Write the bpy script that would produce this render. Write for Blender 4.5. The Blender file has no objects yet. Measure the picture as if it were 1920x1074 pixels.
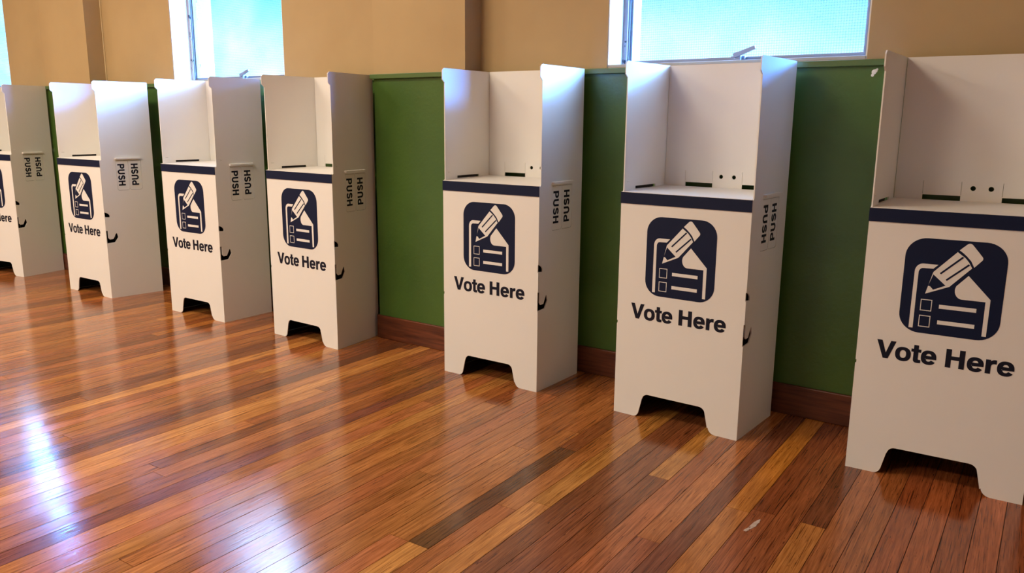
import bpy, bmesh, math, random
from mathutils import Vector, Matrix

C = bpy.context.scene.collection
SC = bpy.context.scene
PI = math.pi

# ------------------------------------------------------------------ camera
IW, IH, FPX = 1920, 1074, 1507.64
yaw, pitch, roll = 0.5733, -0.2020, 0.0086
fwd = Vector((-math.sin(yaw)*math.cos(pitch), math.cos(yaw)*math.cos(pitch), math.sin(pitch)))
r0 = Vector((math.cos(yaw), math.sin(yaw), 0)); u0 = r0.cross(fwd)
rr = r0*math.cos(roll)+u0*math.sin(roll); uu = -r0*math.sin(roll)+u0*math.cos(roll)
cd = bpy.data.cameras.new('camera'); cam = bpy.data.objects.new('camera', cd); C.objects.link(cam)
cam.matrix_world = Matrix(((rr.x, uu.x, -fwd.x, 0.3894), (rr.y, uu.y, -fwd.y, -2.8085), (rr.z, uu.z, -fwd.z, 1.1686), (0, 0, 0, 1)))
cd.sensor_fit = 'HORIZONTAL'; cd.sensor_width = 36; cd.lens = 36*FPX/IW; cd.clip_start = 0.05; cd.clip_end = 200
SC.camera = cam

# ------------------------------------------------------------------ view + world + lights
SC.view_settings.view_transform = 'Standard'
SC.view_settings.look = 'None'
SC.view_settings.exposure = 0.0
SC.view_settings.gamma = 1.0
SC.view_settings.use_curve_mapping = False

w = bpy.data.worlds.new('sky'); SC.world = w; w.use_nodes = True
nt = w.node_tree; nt.nodes.clear()
def nd(nt, typ, **kw):
    n = nt.nodes.new(typ)
    for k, v in kw.items(): setattr(n, k, v)
    return n
wo = nd(nt, 'ShaderNodeOutputWorld'); bg = nd(nt, 'ShaderNodeBackground')
tc = nd(nt, 'ShaderNodeTexCoord'); sx = nd(nt, 'ShaderNodeSeparateXYZ'); cr = nd(nt, 'ShaderNodeValToRGB')
nt.links.new(tc.outputs['Generated'], sx.inputs[0]); nt.links.new(sx.outputs['Z'], cr.inputs[0])
nt.links.new(cr.outputs[0], bg.inputs[0]); nt.links.new(bg.outputs[0], wo.inputs[0])
SKY = 9.0
bg.inputs[1].default_value = SKY
el = cr.color_ramp.elements                       # pale horizon; strong low blue band added to light booth sides, dimmer overhead
el[0].position = 0.0; el[0].color = (0.06, 0.07, 0.07, 1)
el[1].position = 0.02; el[1].color = (0.145, 0.180, 0.185, 1)
for p_, c_ in ((0.075, (0.125, 0.172, 0.182)), (0.14, (0.040, 0.112, 0.135)), (0.165, (0.07, 0.15, 0.19)), (0.195, (8.0, 22.0, 66.0)), (0.29, (7.5, 20.0, 60.0)), (0.35, (1.7, 2.1, 3.4)), (0.52, (2.0, 2.4, 3.9)), (0.62, (0.6, 0.8, 1.4))):
    e = el.new(p_); e.color = (*c_, 1)

def area(name, loc, rot, sx_, sy_, power, col):
    l = bpy.data.lights.new(name, 'AREA'); l.shape = 'RECTANGLE'; l.size = sx_; l.size_y = sy_
    l.energy = power; l.color = col
    o = bpy.data.objects.new(name, l); C.objects.link(o); o.location = loc; o.rotation_euler = rot
    return o
CEIL = 3.6
WARM = (1.0, 0.865, 0.695)
for x, k in ((-7.6, .8), (-5.2, 1.2), (-2.8, 1.15)):
    for y in (-1.9, -4.9):
        area('ceiling_lamp', (x, y, CEIL-0.09), (0, 0, 0), 1.3, 0.5, k*(60 if y > -3 else 95), WARM)

# wall frame: x along the window wall, y into it
WALL_O = Vector((-1.2, 0.468, 0)); WALL_A = -math.atan(0.0354)
def to_wall(o): o.location = WALL_O; o.rotation_euler = (0, 0, WALL_A)
WM = Matrix.Translation(WALL_O) @ Matrix.Rotation(WALL_A, 4, 'Z')
WINS = [(-6.70, -5.599), (-3.303, -2.187), (-0.05, 1.021)]
WZ0, WZ1, WDEP = 1.405, 2.62, 0.155
for a, b in WINS:                                   # sky portals at the window openings
    o = area('window_portal', (0, 0, 0), (0, 0, 0), b-a, WZ1-WZ0, 1, (1, 1, 1))
    o.matrix_world = WM @ Matrix.Translation(((a+b)/2, WDEP+0.09, (WZ0+WZ1)/2)) @ Matrix.Rotation(-PI/2, 4, 'X')
    o.data.cycles.is_portal = True

# ------------------------------------------------------------------ materials
def mat(name, base=(.8, .8, .8), rough=.5, spec=.5, metal=0):
    m = bpy.data.materials.new(name); m.use_nodes = True
    b = m.node_tree.nodes['Principled BSDF']
    b.inputs['Base Color'].default_value = (*base, 1); b.inputs['Roughness'].default_value = rough
    b.inputs['Specular IOR Level'].default_value = spec; b.inputs['Metallic'].default_value = metal
    return m
def N(m, typ, **kw): return nd(m.node_tree, typ, **kw)
def L(m, a, b): m.node_tree.links.new(a, b)
def P(m): return m.node_tree.nodes['Principled BSDF']
def noisy(m, c1, c2, scale, detail=4, lo=.35, hi=.65, stretch=(1, 1, 1), bump=0, bscale=None, bdist=.002):
    t = N(m, 'ShaderNodeTexCoord'); mp = N(m, 'ShaderNodeMapping'); mp.inputs['Scale'].default_value = stretch
    L(m, t.outputs['Object'], mp.inputs[0])
    n = N(m, 'ShaderNodeTexNoise'); n.inputs['Scale'].default_value = scale; n.inputs['Detail'].default_value = detail
    L(m, mp.outputs[0], n.inputs['Vector'])
    r = N(m, 'ShaderNodeValToRGB'); r.color_ramp.elements[0].position = lo; r.color_ramp.elements[1].position = hi
    r.color_ramp.elements[0].color = (*c1, 1); r.color_ramp.elements[1].color = (*c2, 1)
    L(m, n.outputs['Fac'], r.inputs[0]); L(m, r.outputs[0], P(m).inputs['Base Color'])
    if bump:
        n2 = N(m, 'ShaderNodeTexNoise'); n2.inputs['Scale'].default_value = bscale or scale; n2.inputs['Detail'].default_value = 5
        L(m, mp.outputs[0], n2.inputs['Vector'])
        bp = N(m, 'ShaderNodeBump'); bp.inputs['Strength'].default_value = bump; bp.inputs['Distance'].default_value = bdist
        L(m, n2.outputs['Fac'], bp.inputs['Height']); L(m, bp.outputs[0], P(m).inputs['Normal'])
    return m
M_card = noisy(mat('white_cardboard', rough=.5, spec=.35), (.745, .735, .695), (.765, .755, .715), 3)
M_navy = mat('navy_print', (.004, .009, .036), .55, .2)
M_ink = mat('navy_ink', (.006, .007, .018), .55, .2)
M_shade = mat('painted_inner_shade', (.030, .026, .024), .8, .2)  # shade inside booths and slots, put into a dark colour
M_beige = noisy(mat('beige_plaster', rough=.6, spec=.3), (.395, .275, .130), (.445, .320, .155), 1.6, bump=.12, bscale=26, bdist=.004)
M_green = noisy(mat('green_wall_paint', rough=.32, spec=.45), (.046, .106, .016), (.060, .130, .021), 3, bump=.30, bscale=55, bdist=.003)
M_greenrail = mat('green_rail_paint', (.075, .14, .035), .35, .5)
M_white = noisy(mat('white_gloss_paint', rough=.35, spec=.4), (.76, .76, .75), (.82, .82, .80), 8)
M_flaky = noisy(mat('flaking_grey_paint', rough=.6, spec=.3), (.035, .035, .04), (.50, .48, .45), 26, detail=6, lo=.33, hi=.38, bump=.4, bscale=26)
M_steel = mat('grey_window_metal', (.22, .24, .27), .45, .5, .3)
M_putty = mat('white_window_metal', (.42, .44, .45), .45, .4)
M_ceil = mat('white_ceiling', (.78, .74, .66), .8, .2)
M_skirt = noisy(mat('red_brown_skirting', rough=.38, spec=.45), (.060, .015, .006), (.165, .045, .016), 5, lo=.3, hi=.7, stretch=(1, 10, 14), bump=.15, bscale=8)

# window glass: patterned frosted glass, part clear to the sky and part scattering it
def glass_mat(name, clear):
    m = bpy.data.materials.new(name); m.use_nodes = True; t = m.node_tree; t.nodes.clear()
    out = nd(t, 'ShaderNodeOutputMaterial'); tr = nd(t, 'ShaderNodeBsdfTransparent'); tl = nd(t, 'ShaderNodeBsdfTranslucent')
    gl = nd(t, 'ShaderNodeBsdfGlossy'); gl.inputs['Roughness'].default_value = .15
    co = nd(t, 'ShaderNodeTexCoord'); mp = nd(t, 'ShaderNodeMapping')
    t.links.new(co.outputs['Object'], mp.inputs[0])
    def grid(axis, sc):
        wv = nd(t, 'ShaderNodeTexWave'); wv.bands_direction = axis; wv.inputs['Scale'].default_value = sc
        wv.inputs['Distortion'].default_value = 2.2; wv.inputs['Detail'].default_value = 3; wv.inputs['Detail Scale'].default_value = 6
        t.links.new(mp.outputs[0], wv.inputs[0])
        r = nd(t, 'ShaderNodeValToRGB'); r.color_ramp.elements[0].position = .0; r.color_ramp.elements[1].position = .40
        r.color_ramp.elements[0].color = (.80, .82, .82, 1); r.color_ramp.elements[1].color = (1, 1, 1, 1)
        t.links.new(wv.outputs['Fac'], r.inputs[0]); return r.outputs[0]
    mx = nd(t, 'ShaderNodeMix', data_type='RGBA', blend_type='MULTIPLY'); mx.inputs[0].default_value = 1
    t.links.new(grid('X', 31), mx.inputs[6]); t.links.new(grid('Z', 31), mx.inputs[7])
    ns = nd(t, 'ShaderNodeTexNoise'); ns.inputs['Scale'].default_value = 2.2; t.links.new(mp.outputs[0], ns.inputs['Vector'])
    rn = nd(t, 'ShaderNodeValToRGB'); rn.color_ramp.elements[0].position = .35; rn.color_ramp.elements[1].position = .68
    rn.color_ramp.elements[0].color = (.72, .93, .97, 1); rn.color_ramp.elements[1].color = (1, 1, 1, 1)
    t.links.new(ns.outputs['Fac'], rn.inputs[0])
    m2 = nd(t, 'ShaderNodeMix', data_type='RGBA', blend_type='MULTIPLY'); m2.inputs[0].default_value = 1
    t.links.new(mx.outputs[2], m2.inputs[6]); t.links.new(rn.outputs[0], m2.inputs[7])
    t.links.new(m2.outputs[2], tr.inputs[0]); t.links.new(m2.outputs[2], tl.inputs[0])
    a = nd(t, 'ShaderNodeMixShader'); a.inputs[0].default_value = 1-clear
    t.links.new(tr.outputs[0], a.inputs[1]); t.links.new(tl.outputs[0], a.inputs[2])
    b = nd(t, 'ShaderNodeMixShader'); b.inputs[0].default_value = .04
    t.links.new(a.outputs[0], b.inputs[1]); t.links.new(gl.outputs[0], b.inputs[2])
    t.links.new(b.outputs[0], out.inputs[0]); return m
M_glass = glass_mat('frosted_pattern_glass', .985)

# floor: colour of each board from the mesh, grain from noise stretched along the boards
M_floor = mat('varnished_hardwood', rough=.16, spec=.5)
def floor_nodes():
    m = M_floor; b = P(m)
    at = N(m, 'ShaderNodeAttribute'); at.attribute_name = 'board'
    sd = N(m, 'ShaderNodeAttribute'); sd.attribute_name = 'seed'
    t = N(m, 'ShaderNodeTexCoord')
    ad = N(m, 'ShaderNodeVectorMath', operation='ADD'); L(m, t.outputs['Object'], ad.inputs[0]); L(m, sd.outputs['Vector'], ad.inputs[1])
    def noise(sc, stretch, det=5, dist=0):
        mp = N(m, 'ShaderNodeMapping'); mp.inputs['Scale'].default_value = stretch; L(m, ad.outputs[0], mp.inputs[0])
        n = N(m, 'ShaderNodeTexNoise'); n.inputs['Scale'].default_value = sc; n.inputs['Detail'].default_value = det
        n.inputs['Distortion'].default_value = dist; L(m, mp.outputs[0], n.inputs['Vector']); return n.outputs['Fac']
    def ramp(f, lo, hi, a, c):
        r = N(m, 'ShaderNodeValToRGB'); r.color_ramp.elements[0].position = lo; r.color_ramp.elements[1].position = hi
        r.color_ramp.elements[0].color = (*a, 1); r.color_ramp.elements[1].color = (*c, 1); L(m, f, r.inputs[0]); return r.outputs[0]
    def mul(a, c):
        x = N(m, 'ShaderNodeMix', data_type='RGBA', blend_type='MULTIPLY'); x.inputs[0].default_value = 1
        L(m, a, x.inputs[6]); L(m, c, x.inputs[7]); return x.outputs[2]
    grain = noise(9, (14, .55, 1), 6, .3); fine = noise(40, (9, .35, 1), 4); big = noise(1.6, (3.2, .8, 1), 3)
    pores = noise(60, (4, .5, 1), 3)
    c = mul(at.outputs['Color'], ramp(grain, .30, .70, (.66, .60, .54), (1.18, 1.18, 1.16)))
    c = mul(c, ramp(fine, .30, .62, (.74, .68, .63), (1.06, 1.06, 1.06)))
    c = mul(c, ramp(big, .3, .7, (.80, .75, .70), (1.12, 1.12, 1.12)))
    crack = noise(22, (16, .28, 1), 6, .2)
    c = mul(c, ramp(crack, .345, .42, (.36, .28, .22), (1.04, 1.04, 1.04)))
    c = mul(c, ramp(pores, .27, .34, (.35, .25, .2), (1, 1, 1)))
    c = mul(c, ramp(big, 0, 1, (1.30, 1.40, 1.18), (1.30, 1.40, 1.18)))
    L(m, c, b.inputs['Base Color'])
    rg = ramp(big, .3, .7, (.10, .10, .10), (.19, .19, .19)); L(m, rg, b.inputs['Roughness'])
    bp = N(m, 'ShaderNodeBump'); bp.inputs['Strength'].default_value = .26; bp.inputs['Distance'].default_value = .0009
    s = N(m, 'ShaderNodeMath', operation='ADD'); L(m, fine, s.inputs[0]); L(m, grain, s.inputs[1]); L(m, s.outputs[0], bp.inputs['Height'])
    L(m, bp.outputs[0], b.inputs['Normal'])
floor_nodes()
M_gap = mat('dark_floor_gap', (.02, .008, .004), .7, .2)

# ------------------------------------------------------------------ helpers
def tag(o, label=None, cat=None, group=None, kind=None):
    if label: o['label'] = label
    if cat: o['category'] = cat
    if group: o['group'] = group
    if kind: o['kind'] = kind
    return o
def link(name, me, parent=None, mats=()):
    o = bpy.data.objects.new(name, me); C.objects.link(o)
    for m in mats: me.materials.append(m)
    if parent: o.parent = parent
    return o
def box(bm, x0, x1, y0, y1, z0, z1, mi=0):
    v = [bm.verts.new(p) for p in ((x0, y0, z0), (x1, y0, z0), (x1, y1, z0), (x0, y1, z0), (x0, y0, z1), (x1, y0, z1), (x1, y1, z1), (x0, y1, z1))]
    for f in ((0, 3, 2, 1), (4, 5, 6, 7), (0, 1, 5, 4), (1, 2, 6, 5), (2, 3, 7, 6), (3, 0, 4, 7)):
        bm.faces.new([v[i] for i in f]).material_index = mi
def bm_obj(name, bm, mats, parent=None, bevel=0):
    me = bpy.data.meshes.new(name); bm.normal_update(); bm.to_mesh(me); bm.free()
    o = link(name, me, parent, mats)
    if bevel:
        b = o.modifiers.new('bevel', 'BEVEL'); b.width = bevel; b.segments = 2; b.limit_method = 'ANGLE'
    return o
def fill_mesh(name, loops, t):
    """2D loops (outlines and holes, even-odd) -> slab of thickness t in x,y with z in [-t/2, t/2]"""
    cu = bpy.data.curves.new(name, 'CURVE'); cu.dimensions = '2D'; cu.fill_mode = 'BOTH'; cu.extrude = t/2
    for lp in loops:
        s = cu.splines.new('POLY'); s.points.add(len(lp)-1)
        for p, q in zip(s.points, lp): p.co = (q[0], q[1], 0, 1)
        s.use_cyclic_u = True
    o = bpy.data.objects.new(name, cu); C.objects.link(o)
    dg = bpy.context.evaluated_depsgraph_get()
    me = bpy.data.meshes.new_from_object(o.evaluated_get(dg))
    bpy.data.objects.remove(o); bpy.data.curves.remove(cu)
    return me
def slab(bm, loops, t, f, mi=0):
    """add a filled slab to bm, each point mapped by f(u, v, w)"""
    me = fill_mesh('tmp', loops, t)
    vs = [bm.verts.new(f(*v.co)) for v in me.vertices]
    for p in me.polygons:
        try: bm.faces.new([vs[i] for i in p.vertices]).material_index = mi
        except ValueError: pass
    bpy.data.meshes.remove(me)
def finish(bm):
    bmesh.ops.remove_doubles(bm, verts=bm.verts, dist=1e-6)
    bmesh.ops.recalc_face_normals(bm, faces=bm.faces)
    return bm
def arc(cx, cy, rx, ry, a0, a1, n=10):
    return [(cx+rx*math.cos(math.radians(a0+(a1-a0)*i/n)), cy+ry*math.sin(math.radians(a0+(a1-a0)*i/n))) for i in range(n+1)]
def rrect(x0, y0, x1, y1, r, n=6):
    return arc(x0+r, y0+r, r, r, 180, 270, n)+arc(x1-r, y0+r, r, r, 270, 360, n)+arc(x1-r, y1-r, r, r, 0, 90, n)+arc(x0+r, y1-r, r, r, 90, 180, n)
def rect(x0, y0, x1, y1): return [(x0, y0), (x1, y0), (x1, y1), (x0, y1)]
def fillet(pts, rad, n=5):
    """round the corners of a closed polygon; rad is one radius or a list"""
    out = []; k = len(pts)
    for i in range(k):
        r = rad[i] if isinstance(rad, (list, tuple)) else rad
        p = Vector(pts[i]); a = Vector(pts[i-1])-p; b = Vector(pts[(i+1) % k])-p
        if r <= 0: out.append(tuple(p)); continue
        la, lb = a.length, b.length; a.normalize(); b.normalize()
        ang = a.angle(b); d = min(r/math.tan(ang/2), la*.49, lb*.49)
        s, e = p+a*d, p+b*d
        for j in range(n+1):
            t = j/n; q = s*(1-t)**2+p*2*t*(1-t)+e*t*t; out.append((q.x, q.y))
    return out
def stroke(pts, wd):
    """outline of a line of width wd"""
    l, r = [], []
    for i, p in enumerate(pts):
        a = Vector(pts[max(i-1, 0)]); b = Vector(pts[min(i+1, len(pts)-1)]); d = (b-a).normalized(); n = Vector((-d.y, d.x))
        hw = (wd[i] if isinstance(wd, (list, tuple)) else wd)/2
        l.append(tuple(Vector(p)+n*hw)); r.append(tuple(Vector(p)-n*hw))
    return l+r[::-1]

# ------------------------------------------------------------------ bold sans lettering (em units, cap height .72)
def sup(cx, cy, rx, ry, a0, a1, n=28, ex=2.35):
    o = []
    for i in range(n+1):
        a = math.radians(a0+(a1-a0)*i/n); c, s = math.cos(a), math.sin(a)
        o.append((cx+rx*math.copysign(abs(c)**(2/ex), c), cy+ry*math.copysign(abs(s)**(2/ex), s)))
    return o
def g_e():
    out = sup(.278, .262, .248, .278, -4, 325, 40); inn = sup(.278, .262, .112, .172, 322, 186, 18)
    body = [(.526, .222)] + out[1:] + inn + [(.168, .222)]
    top = [p for p in sup(.278, .262, .112, .172, 0, 180, 20) if p[1] > .318]
    return [body, [(top[0][0], .318)]+top+[(top[-1][0], .318)]]
GL = {
 'V': (.640, [[(0, .72), (.158, .72), (.322, .195), (.486, .72), (.640, .72), (.400, 0), (.240, 0)]]),
 'o': (.565, [sup(.283, .262, .260, .278, 0, 350, 35), sup(.283, .262, .122, .172, 0, 350, 30)]),
 't': (.320, [[(.088, .690), (.228, .690), (.228, .530), (.322, .530), (.322, .432), (.228, .432), (.228, .160), (.236, .118), (.268, .104), (.322, .106), (.322, .002), (.250, -.008), (.170, -.004), (.118, .022), (.092, .072), (.088, .140), (.088, .432), (.008, .432), (.008, .530), (.088, .530)]]),
 'e': (.545, g_e()),
 'H': (.720, [[(.070, 0), (.070, .72), (.220, .72), (.220, .445), (.500, .445), (.500, .72), (.650, .72), (.650, 0), (.500, 0), (.500, .318), (.220, .318), (.220, 0)]]),
 'r': (.385, [[(.060, 0), (.060, .525), (.190, .525), (.190, .440), (.222, .492), (.268, .526), (.320, .538), (.368, .536), (.368, .398), (.318, .402), (.262, .390), (.222, .356), (.202, .300), (.200, .250), (.200, 0)]]),
 'P': (.660, [[(.070, 0), (.070, .72), (.400, .72)]+arc(.400, .490, .225, .230, 80, -80, 12)+[(.400, .260), (.222, .260), (.222, 0)], [(.222, .382), (.370, .382)]+arc(.370, .490, .105, .108, -80, 80, 8)+[(.370, .598), (.222, .598)]]),
 'U': (.720, [[(.070, .72), (.070, .27)]+arc(.360, .275, .290, .290, 180, 360, 20)+[(.650, .27), (.650, .72), (.498, .72), (.498, .27)]+arc(.360, .265, .138, .150, 0, -180, 14)+[(.222, .27), (.222, .72)]]),
 'S': (.660, [stroke(arc(.330, .535, .195, .122, 8, 180, 12)[:-1]+[(.137, .510), (.165, .455), (.240, .412), (.330, .385), (.430, .358), (.505, .318), (.530, .255)]+arc(.330, .195, .195, .132, 0, -172, 14)[1:], .145)]),
 ' ': (.270, []),
}
def fatten(lp, d):
    k = len(lp); ar = sum(lp[i-1][0]*lp[i][1]-lp[i][0]*lp[i-1][1] for i in range(k))
    sg = 1 if ar > 0 else -1; o = []
    for i in range(k):
        p = Vector(lp[i]); a = (p-Vector(lp[i-1])); b = (Vector(lp[(i+1) % k])-p)
        if a.length < 1e-6 or b.length < 1e-6: o.append(tuple(p)); continue
        a.normalize(); b.normalize(); n1 = Vector((a.y, -a.x)); n2 = Vector((b.y, -b.x)); n = n1+n2
        if n.length < .3: o.append(tuple(p)); continue
        n.normalize(); q = p+n*sg*d/max(n.dot(n1), .5); o.append((q.x, q.y))
    return o
GL = {c: (w_, [fatten(l, .013 if i == 0 else -.013) for i, l in enumerate(ls)]) for c, (w_, ls) in GL.items()}
def word(s, track=0):
    x = 0; out = []
    for ch in s:
        wd, lp = GL[ch]
        out.append([[(x+p[0], p[1]) for p in l] for l in lp]); x += wd+track
    return out, x-track
def letters(bm, s, x0, z0, x1, cap, f, mi, flipx=False, t=.0006, track=.0):
    gl, wd = word(s, track); k = (x1-x0)/wd; kz = cap/.72
    for lp in gl:
        if lp: slab(bm, [[(x0+p[0]*k, z0+p[1]*kz) for p in l] for l in lp], t, f, mi)

# ------------------------------------------------------------------ the room
def build_floor():
    th = math.radians(88.7); D = Vector((math.cos(th), math.sin(th))); Nn = Vector((math.sin(th), -math.cos(th)))
    rnd = random.Random(11)
    anchors = {0: -.218, -9: -.886, -21: -1.757, -27: -2.184}
    def edge(k):
        ks = sorted(anchors)
        if k >= 0: return -.218+.0722*k
        if k <= -27: return -2.184+.0722*(k+27)
        for a, b in zip(ks, ks[1:]):
            if a <= k <= b: return anchors[a]+(anchors[b]-anchors[a])*(k-a)/(b-a)
    pal = [((.30, .105, .036), 5), ((.36, .135, .042), 4), ((.25, .080, .030), 4), ((.20, .058, .024), 2), ((.43, .180, .055), 2), ((.155, .050, .022), 1.5), ((.33, .105, .045), 3)]
    red = [((.30, .072, .026), 3), ((.24, .055, .022), 3), ((.35, .085, .030), 2), ((.20, .048, .02), 1)]
    cols, ws = [p[0] for p in pal], [p[1] for p in pal]
    OR, DK, DP, LT, PK, YL = (.42, .155, .030), (.115, .045, .018), (.165, .050, .034), (.44, .185, .060), (.36, .125, .045), (.40, .175, .050)
    fixed = {-1: [(-6, -.50, (.38, .140, .040)), (-.50, 2, OR)],
             -2: [(-6, 2, (.175, .058, .034))], -3: [(-6, -.83, (.25, .078, .038)), (-.83, 2, PK)],
             -4: [(-6, 2, (.30, .095, .038))], -5: [(-6, -.43, (.185, .058, .024)), (-.43, 2, YL)],
             -6: [(-6, 2, (.19, .062, .028))], -7: [(-6, 2, (.17, .058, .026))], -8: [(-6, -.82, (.37, .150, .045)), (-.82, 2, YL)],
             -9: [(-6, -.9, (.30, .10, .035)), (-.9, 2, (.34, .125, .04))],
             -10: [(-6, -1.23, (.42, .18, .055)), (-1.23, -.40, DK), (-.40, 2, (.2, .065, .025))],
             -22: [(-6, 2, DP)], -28: [(-6, 2, LT)], -26: [(-6, -.9, (.33, .115, .04)), (-.9, 2, (.30, .10, .04))],
             -30: [(-6, 2, (.13, .045, .024))], -31: [(-6, 2, (.19, .06, .028))], -36: [(-6, 2, LT)], -38: [(-6, 2, (.17, .055, .026))],
             0: [(-6, -.47, (.24, .068, .026)), (-.47, 2, (.19, .052, .02))], 1: [(-6, -.9, (.27, .09, .03)), (-.9, 2, (.24, .07, .026))], 2: [(-6, -.47, (.33, .12, .033)), (-.47, 2, (.15, .042, .018))],
             3: [(-6, 2, (.27, .085, .03))], 4: [(-6, 2, (.29, .092, .032))]}
    bm = bmesh.new(); cl = bm.loops.layers.float_color.new('board'); sl = bm.loops.layers.float_color.new('seed')
    x0, x1, t0, t1 = -11.6, 3.2, -6.6, 1.2
    g = .0009
    for k in range(int(x0/.0722), int(x1/.0722)):
        e0, e1 = edge(k), edge(k+1)
        if k in fixed: pcs = fixed[k]
        else:
            pcs = []; t = -6.6-rnd.random()*2
            while t < t1:
                ln = rnd.choice((.9, 1.5, 2.2, 3.0, 3.8))*(.8+.4*rnd.random())
                if e0 > .05: c = rnd.choices([p[0] for p in red], [p[1] for p in red])[0]
                else: c = rnd.choices(cols, ws)[0]
                c = tuple(.72*q+.28*m for q, m in zip(c, (.27, .095, .034)))
                v = .9+.2*rnd.random(); pcs.append((t, t+ln, tuple(q*v for q in c))); t += ln
        for a, b, c in pcs:
            a = max(a, t0)+g; b = min(b, t1)-g
            if b <= a: continue
            q = [Nn*s+D*t for s, t in ((e0+g, a), (e1-g, a), (e1-g, b), (e0+g, b))]
            top = [bm.verts.new((p.x, p.y, 0)) for p in q]; bot = [bm.verts.new((p.x, p.y, -.006)) for p in q]
            fs = [bm.faces.new(top)]+[bm.faces.new((top[i], bot[i], bot[(i+1) % 4], top[(i+1) % 4])) for i in range(4)]
            sd = (rnd.random()*50, rnd.random()*50, rnd.random()*50)
            for f in fs:
                for l in f.loops: l[cl] = (*c, 1); l[sl] = (*sd, 1)
    box(bm, x0, x1, t0, t1, -.10, -.005, 1)
    o = bm_obj('floor', bm, [M_floor, M_gap]); tag(o, kind='structure')
    bm = bmesh.new(); r2 = random.Random(5)
    for cx, cy, ln, wd in ((-.194, -.560, .036, .0065), (-.204, -.604, .014, .006)):
        ring = []
        for i in range(14):
            a = 2*PI*i/14; k = .7+.6*r2.random()
            u, v = ln*math.cos(a)*k, wd*math.sin(a)*k
            ring.append((cx+u*.16-v*.987, cy+u*.987+v*.16))
        slab(bm, [ring], .0012, lambda u, v, s_: (u, v, .0004+s_))
    finish(bm)
    f = bm_obj('paint_fleck', bm, [noisy(mat('pale_dried_paint', rough=.6), (.42, .30, .20), (.55, .42, .30), 60)], o)
    tag(f, 'pale dried paint smear on a dark floorboard')
build_floor()

RX0, RX1 = -9.6, 3.9            # room ends along the wall, wall frame
RY = -6.2
PILS = [(-8.2, -7.57), (-4.773, -4.130), (-1.342, -.743), (2.06, 2.66)]
PD = -.112                      # pilaster plaster face; bays at +.012
ZR = 1.402
def build_wall():
    bm = bmesh.new(); T = .32; y0 = .012
    # bays above the rail with window openings
    holes = [rect(a, WZ0, b, WZ1) for a, b in WINS]
    out = rect(RX0, 1.385, RX1, CEIL)
    slab(bm, [out]+holes, T, lambda u, v, s: (u, y0+T/2+s, v), 0)
    box(bm, RX0, RX1, y0, y0+T, -.02, 1.385, 1)
    for a, b in PILS:
        box(bm, a, b, PD, y0+.01, 1.385, CEIL, 0); box(bm, a, b, PD, y0+.01, -.02, 1.385, 1)
    bmesh.ops.recalc_face_normals(bm, faces=bm.faces)
    o = bm_obj('wall_back', bm, [M_beige, M_green]); to_wall(o); tag(o, kind='structure')
    def runs():
        x = RX0
        for a, b in PILS: yield ('bay', x, a); yield ('pil', a, b); x = b
        yield ('bay', x, RX1)
    def strip(name, dz0, dz1, out_, m, bev, n):
        bm = bmesh.new()
        for k, a, b in runs():
            if k == 'bay': box(bm, a, b, .012-out_, .014, dz0, dz1)
            else: box(bm, a-out_, b+out_, PD-out_, .013, dz0, dz1)
        o = bm_obj(name, bm, [m], None, bev); to_wall(o); tag(o, kind='structure')
    strip('baseboard_back', 0, .128, .012, M_skirt, .004, 1)
    strip('trim_1', ZR-.023, ZR, .017, M_greenrail, .002, 1)
build_wall()

bm = bmesh.new(); box(bm, -4.1305, -4.121, .004, .013, ZR+.001, CEIL)
o = bm_obj('trim_2', bm, [noisy(mat('pale_filler', rough=.5), (.52, .40, .21), (.60, .47, .26), 12)], None, .003); to_wall(o); tag(o, kind='structure')
bm = bmesh.new(); rs = random.Random(4)
for cx_, cz_, r_ in ((1.050, 1.357, .0085), (1.056, 1.361, .0060), (1.046, 1.346, .0055), (1.060, 1.366, .004)):
    m_ = Matrix.Translation((cx_, .012, cz_)) @ Matrix.Diagonal((1, .22, 1.1, 1))
    bmesh.ops.create_icosphere(bm, subdivisions=2, radius=r_, matrix=m_)
o = bm_obj('trim_3', bm, [M_white]); to_wall(o); tag(o, 'small white lump of filler on the green wall under the rail', kind='structure')

def plain_wall(name, x0, x1, y0, y1, m=None, z0=-.02, z1=None):
    bm = bmesh.new(); box(bm, x0, x1, y0, y1, z0, z1 or CEIL); o = bm_obj(name, bm, [m or M_beige]); to_wall(o); tag(o, kind='structure')
plain_wall('wall_left', RX0-.2, RX0, RY-.2, .332)
plain_wall('wall_right', RX1, RX1+.2, RY-.2, .332)
plain_wall('wall_front', RX0, RX1, RY-.2, RY)
plain_wall('ceiling', RX0-.2, RX1+.2, RY-.2, .332, M_ceil, CEIL, CEIL+.15)

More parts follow.
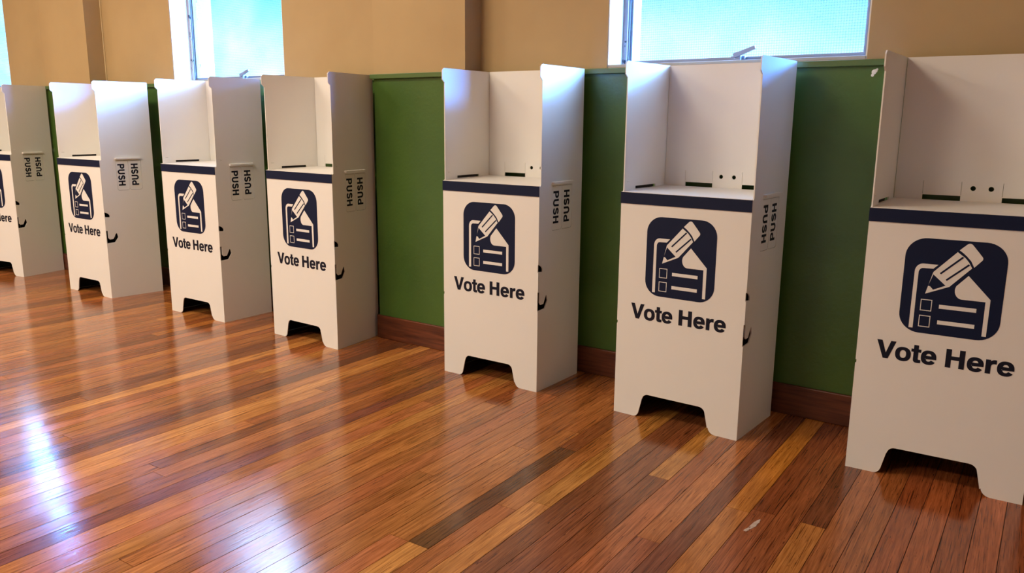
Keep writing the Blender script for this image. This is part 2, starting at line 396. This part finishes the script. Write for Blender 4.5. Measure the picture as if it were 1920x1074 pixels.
def window(i, a, b):
    root = bpy.data.objects.new(f'window_{i}', None); C.objects.link(root); to_wall(root); tag(root, kind='structure')
    D = WDEP; y0 = .013
    # white reveal lining with sill
    bm = bmesh.new(); t = .006
    box(bm, a, a+t, y0+.002, D+.05, WZ0, WZ1); box(bm, b-t, b, y0+.002, D+.05, WZ0, WZ1); box(bm, a, b, y0+.002, D+.05, WZ1-t, WZ1)
    bm_obj('reveal', bm, [M_white], root)
    bm = bmesh.new(); box(bm, a, b, y0+.002, D+.05, WZ0-.012, WZ0+.012); bm_obj('sill', bm, [M_putty], root, .002)
    # timber jamb, paint flaking
    bm = bmesh.new(); j = .022
    box(bm, a+t, a+t+j, D-.012, D+.05, WZ0+.012, WZ1-t); box(bm, b-t-j, b-t, D-.012, D+.05, WZ0+.012, WZ1-t)
    box(bm, a+t, b-t, D-.012, D+.05, WZ1-t-j, WZ1-t)
    bm_obj('jamb', bm, [M_flaky], root, .0015)
    # metal sash in two stepped bars
    bm = bmesh.new(); x0, x1, z0, z1 = a+t+j, b-t-j, WZ0+.012, WZ1-t-j
    for (ins, wd, dy0, dy1) in ((0, .007, -.004, .03), (.009, .009, .004, .03)):
        X0, X1, Z0, Z1 = x0+ins, x1-ins, z0+ins, z1-ins
        box(bm, X0, X0+wd, D+dy0, D+dy1, Z0, Z1); box(bm, X1-wd, X1, D+dy0, D+dy1, Z0, Z1)
        box(bm, X0+wd, X1-wd, D+dy0, D+dy1, Z0, Z0+wd*1.6); box(bm, X0+wd, X1-wd, D+dy0, D+dy1, Z1-wd, Z1)
    bm_obj('sash', bm, [M_steel], root, .001)
    bm = bmesh.new(); box(bm, x0+.016, x1-.016, D+.014, D+.019, z0+.021, z1-.016); bm_obj('pane', bm, [M_glass], root)
    # latch: base plate, post and a lever raised to the right
    cx = (a+b)/2+.010
    bm = bmesh.new(); z = z0+.010
    box(bm, cx-.034, cx+.026, D-.016, D+.002, z-.010, z+.016); box(bm, cx-.012, cx+.014, D-.034, D-.016, z-.008, z+.022)
    box(bm, cx-.022, cx-.012, D-.026, D-.016, z-.010, z+.004)
    lat = bm_obj('latch', bm, [M_steel], root, .002)
    bm = bmesh.new()
    slab(bm, [fillet([(-.014, -.009), (.016, -.009), (.070, -.0065), (.080, -.0075), (.080, .0085), (.068, .0075), (.020, .008), (-.014, .010)], [.006, .004, 0, .004, .004, 0, .004, .006])], .009, lambda u, v, s_: (u, s_, v))
    finish(bm)
    bmesh.ops.transform(bm, matrix=Matrix.Translation((cx-.002, D-.034, z+.020)) @ Matrix.Rotation(-math.radians(19), 4, 'Y'), verts=bm.verts)
    bm_obj('lever', bm, [M_steel], lat, .002)
for i, (a, b) in enumerate(WINS): window(i+1, a, b)

# ------------------------------------------------------------------ voting booths
W, DEP, HT, H, TH = .5267, .3460, .905, 1.400, .0045
HB = .913
FRONT_Y = -.0004
def front_mesh():
    w2 = W/2
    out = [(-w2, 0), (-.174, 0)]
    out += arc(-.174, .030, .024, .030, -90, -8, 6)[1:]
    out += [(-.1385, .078)]+arc(-.113, .078, .0235, .0225, 172, 90, 6)
    out += arc(.104, .078, .0265, .0225, 90, 4, 6)+[(.1435, .022)]+arc(.176, .030, .030, .030, 188, 270, 6)
    w2 = W/2-.0002; nt = .003
    out += [(w2, 0), (w2, .367), (w2-nt, .367), (w2-nt, .449), (w2, .449), (w2, .537), (w2-nt, .537), (w2-nt, .569), (w2, .569), (w2, HT-.002), (-w2, HT-.002), (-w2, .388), (-w2+nt, .388), (-w2+nt, .376), (-w2, .376)]
    bm = bmesh.new(); slab(bm, [out], TH, lambda u, v, s: (u, TH/2+s, v))
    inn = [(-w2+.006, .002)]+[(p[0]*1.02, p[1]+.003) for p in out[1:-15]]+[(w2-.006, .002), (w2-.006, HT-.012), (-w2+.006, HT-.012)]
    slab(bm, [inn], .0004, lambda u, v, s: (u, TH+.0004+s, v), 1); finish(bm)  # dark sheet added behind the front, paints the shade inside the box
    me = bpy.data.meshes.new('front_panel'); bm.to_mesh(me); bm.free(); me.materials.append(M_card); me.materials.append(M_shade); return me
def emblem_mesh():
    bm = bmesh.new()
    def lay(k): return lambda u, v, s: (u, -.0004-k*.0004+s, v)
    T = .0006
    slab(bm, [rrect(-.1445, .509, .1400, .8178, .061, 10)], T, lay(0), 0)
    # sheet of paper: left edge and top
    band = [(-.1128, .523), (-.1123, .705)]+arc(-.0895, .709, .0228, .0268, 180, 90, 7)+[(-.0470, .7358), (-.0600, .7220)]+arc(-.0890, .7065, .0120, .0150, 90, 180, 6)+[(-.1008, .523)]
    slab(bm, [band], T, lay(1), 1)
    fold = [(.0400, .7096), (.1066, .6405), (.1066, .523), (.0945, .523), (.0940, .6325), (.0290, .6325)]+arc(.0290, .6600, .0220, .0275, 270, 150, 8)
    slab(bm, [fold], T, lay(1), 1)
    for z0, z1 in ((.5832, .6210), (.5300, .5682)):
        slab(bm, [rect(-.0856, z0, -.0526, z1), rect(-.0834, z0+.0025, -.0548, z1-.0025)], T, lay(1), 1)
    for z0, z1 in ((.5957, .6084), (.5442, .5570)):
        slab(bm, [rect(-.0319, z0, .0722, z1)], T, lay(1), 1)
    # pencil
    body = [(-.0588, .7116), (.0025, .7813), (.0130, .7735), (.0260, .7640), (.0370, .7510), (.0467, .7339), (-.0094, .6691), (-.0755, .6392)]
    slab(bm, [body], T, lay(1), 1)
    er = fillet([(.0072, .7874), (.0345, .8155), (.0760, .7660), (.0521, .7368), (.0420, .7560), (.0300, .7690), (.0190, .7790)], [0, .012, .010, 0, 0, 0, 0])
    slab(bm, [er], T, lay(1), 1)
    for a, b in (((-.0387, .7080), (.0195, .7665)), ((-.0205, .6890), (.0383, .7443))):
        slab(bm, [stroke([a, b], .0055)], T, lay(2), 0)
    slab(bm, [[(-.0580, .7040), (-.0205, .6715), (-.0545, .6545), (-.0590, .6600), (-.0635, .6645), (-.0695, .6660)]], T, lay(2), 0)
    bmesh.ops.recalc_face_normals(bm, faces=bm.faces)
    me = bpy.data.meshes.new('ballot_emblem'); bm.to_mesh(me); bm.free(); me.materials.append(M_navy); me.materials.append(M_card); return me
def text_mesh(wd, x0, x1):
    bm = bmesh.new()
    letters(bm, wd, x0, .4085, x1, .0590, lambda u, v, s: (u, -.0004+s, v), 0)
    bmesh.ops.recalc_face_normals(bm, faces=bm.faces)
    me = bpy.data.meshes.new('vote_here_lettering'); bm.to_mesh(me); bm.free(); me.materials.append(M_ink); return me
def side_mesh(sg):
    """outer face at x=0, card towards the inside; y is depth, z up"""
    e = TH-.0003
    out = [(e, 0), (DEP, 0), (DEP, H), (.008, H), (-.0035, H-.010), (-.0035, 1.350), (.012, 1.337), (.012, HT+.004), (e, HT-.004)]
    dome = [(e, .539), (.0328, .536), (.0328, .549), (.026, .558), (.014, .5655), (e, .5690)]
    hook = fillet([(e, .367), (.054, .370), (.076, .402), (.070, .427), (.063, .428), (.044, .3925), (.022, .391), (.0125, .402), (.0125, .449), (e, .449)], [0, .008, .008, 0, 0, .004, .003, 0, 0, 0])
    out = out[:-1]+[out[-1]]+[(e, .569)]+dome[-2:0:-1]+[(e, .539), (e, .449)]+hook[-2:0:-1]+[(e, .367)]
    slot = rect(.098, HT+.0015, .262, HT+.0125) if sg > 0 else rect(.098, HT+.0055, .262, HT+.0170)
    cuts = [fillet([(a, .8995), (a, .7065), (b, .7065), (b, .8995)], [0, .0145, .0145, 0]) for a, b in ((.1005, .1795), (.1805, .2635))]
    nick = rect(.030, .940, .050, .9412)
    bm = bmesh.new()
    slab(bm, [out, slot, nick]+cuts, TH, lambda u, v, s: (sg*(-TH/2+s), u, v))
    slab(bm, [[(max(p[0], e+.001), max(.002, min(p[1], HT-.012))) for p in [(DEP-.008, 0), (DEP-.008, HT)] + [(e, HT)] + [(e, .569)]+dome[-2:0:-1]+[(e, .539), (e, .449)]+hook[-2:0:-1]+[(e, .367), (e, 0)]]], .0004, lambda u, v, s: (sg*(-TH-.0004+s), u, v), 1); finish(bm)  # inner dark sheet stands for shade seen through the side holes
    me = bpy.data.meshes.new('side_panel'); bm.to_mesh(me); bm.free(); me.materials.append(M_card); me.materials.append(M_shade); return me
def flap_mesh(sg, first):
    a, b = (.1020, .1785) if first else (.1815, .2620)
    bm = bmesh.new(); T = .0008
    f = lambda u, v, s: (sg*(-TH/2-.0007+s), u, v)
    slab(bm, [fillet([(a, .898), (a, .708), (b, .708), (b, .898)], [0, .014, .014, 0])], TH, f, 0)
    # lettering runs down on the first flap, up on the second (as seen from outside)
    z0, z1 = .734, .880
    x0, x1 = (.1105, .1530) if first else (.1975, .2410)
    if sg < 0: first = not first
    g = (lambda u, v, s: (sg*(-.0003+s), x0+v, z1-u)) if first else (lambda u, v, s: (sg*(-.0003+s), x1-v, z0+u))
    letters(bm, 'PUSH', 0, 0, z1-z0, x1-x0, g, 1)
    bmesh.ops.recalc_face_normals(bm, faces=bm.faces)
    me = bpy.data.meshes.new('push_flap'); bm.to_mesh(me); bm.free(); me.materials.append(M_card); me.materials.append(M_ink); return me
def tongue_mesh(sg):
    bm = bmesh.new()
    if sg > 0: box(bm, -.003, .0125, .0965, .2635, HT+.0035, HT+.0115)
    else:
        box(bm, -.0125, .001, .099, .261, HT-.0045, HT+.0012); box(bm, -.0125, -.0095, .092, .268, HT+.0012, HT+.050, 1)  # second box: added dark plate, paints the slot as shaded
    bmesh.ops.recalc_face_normals(bm, faces=bm.faces)
    me = bpy.data.meshes.new('locking_tongue'); bm.to_mesh(me); bm.free(); me.materials.append(M_card); me.materials.append(M_shade); return me
ME = dict(front=front_mesh(), emblem=emblem_mesh(), text=[('Vote', text_mesh('Vote', -.2000, -.0215)), ('Here', text_mesh('Here', -.0010, .1940))],
          side={s: side_mesh(s) for s in (-1, 1)}, flap={(s, k): flap_mesh(s, k) for s in (-1, 1) for k in (True, False)}, tongue={s: tongue_mesh(s) for s in (-1, 1)})

def add(name, me, parent):
    o = bpy.data.objects.new(name, me); C.objects.link(o); o.parent = parent; return o
def booth(x, y, rot, aL, aR, label):
    root = bpy.data.objects.new('voting_booth', None); C.objects.link(root)
    root.location = (x, y, 0); root.rotation_euler = (0, 0, rot)
    tag(root, label, 'voting booth', 'white cardboard voting booths along the green wall')
    fr = add('front_panel', ME['front'], root)
    tag(add('ballot_emblem', ME['emblem'], fr), 'navy pencil and ballot paper emblem')
    for wd, me in ME['text']: tag(add('lettering', me, fr), f'dark navy lettering reading {wd}')
    back = {}
    for s, a in ((-1, aL), (1, aR)):
        sp = add('side_panel', ME['side'][s], root); sp.location = (s*W/2, 0, 0); sp.rotation_euler = (0, 0, a)
        for k in (True, False): tag(add('push_flap', ME['flap'][(s, k)], sp), 'push flap with dark navy PUSH lettering')
        add('locking_tongue', ME['tongue'][s], sp)
        Dv = Vector((-math.sin(a), math.cos(a))); back[s] = Vector((s*W/2, 0))+Dv*DEP
        back[s] += -s*Vector((math.cos(a), math.sin(a)))*TH      # inner face of the side
    # back board between the sides
    A, B = back[-1], back[1]; wd = (B-A).length-.003; ux = (B-A).normalized(); ny = Vector((-ux.y, ux.x)); mid = (A+B)/2
    loops = [rect(-wd/2, 0, wd/2, H), rect(-.163, .9125, -.044, .9300), rect(.080, .9125, .198, .9300)]
    loops += [arc(cx, .9575, .0085, .0085, 0, 330, 11) for cx in (-.0085, .0455)]
    loops += [rect(cx-.0006, .932, cx+.0006, .979) for cx in (-.163, -.044, .080)]
    bm = bmesh.new(); slab(bm, loops, TH, lambda u, v, s: (*(mid+ux*u+ny*(-TH/2-.001+s)), v))
    slab(bm, [rect(-wd/2+.002, .002, wd/2-.002, HT-.012)], .0004, lambda u, v, s: (*(mid+ux*u+ny*(-TH-.0014+s)), v), 1); finish(bm)  # dark sheet on the lower back, shade painted in for the cutout
    bm_obj('back_panel', bm, [M_card, M_shade], root)
    # writing shelf, folded over the front as a navy band
    bm = bmesh.new(); ins = .0005
    q = [(-W/2+TH+ins, .001, HT), (W/2-TH-ins, .001, HT), (B.x-.001, B.y-TH-.002, HB), (A.x+.001, A.y-TH-.002, HB)]
    top = [bm.verts.new(p) for p in q]; bot = [bm.verts.new((p[0], p[1], p[2]-TH)) for p in q]
    bm.faces.new(top); bm.faces.new(bot[::-1])
    for i in range(4): bm.faces.new((top[i], bot[i], bot[(i+1) % 4], top[(i+1) % 4]))
    box(bm, -W/2+.001, W/2-.001, -.0022, .003, HT-.0035, HT+.0004)
    bmesh.ops.recalc_face_normals(bm, faces=bm.faces)
    sh = bm_obj('shelf', bm, [M_card], root)
    bm = bmesh.new(); box(bm, -W/2-.0012, W/2-.0005, -.0026, -.0002, HT-.0447, HT-.0012)
    tag(bm_obj('front_band', bm, [M_navy], sh), 'navy band along the shelf front')
    return root
BOOTHS = [
 (-6.1371, .1417, .0950, .0532, .1064, 'white voting booth cut off by the left edge of the photo'),
 (-4.9200, .1300, -.0247, -.0628, -.1185, 'white voting booth second from the left, top of its outer side lit pale blue'),
 (-3.7717, .1338, -.0336, .0121, .0174, 'white voting booth in front of the narrow window, blue light on its inner left side'),
 (-2.8145, .1043, -.0694, -.0186, .1553, 'white voting booth fourth from the left, just left of the wide green wall gap'),
 (-1.6150, .1054, -.0409, -.0035, -.0032, 'white voting booth just right of the wide green wall gap, bright blue outer side'),
 (-.7044, .0611, -.0645, -.0353, -.0229, 'white voting booth standing below the wide window with the latch'),
 (.2084, .0363, -.0041, -.0417, -.0208, 'nearest and largest white voting booth, at the right edge of the photo'),
]
for b in BOOTHS: booth(*b)

SC.cycles.use_denoising = True
SC.cycles.max_bounces = 10; SC.cycles.diffuse_bounces = 6; SC.cycles.transparent_max_bounces = 12
SC.cycles.sample_clamp_indirect = 6
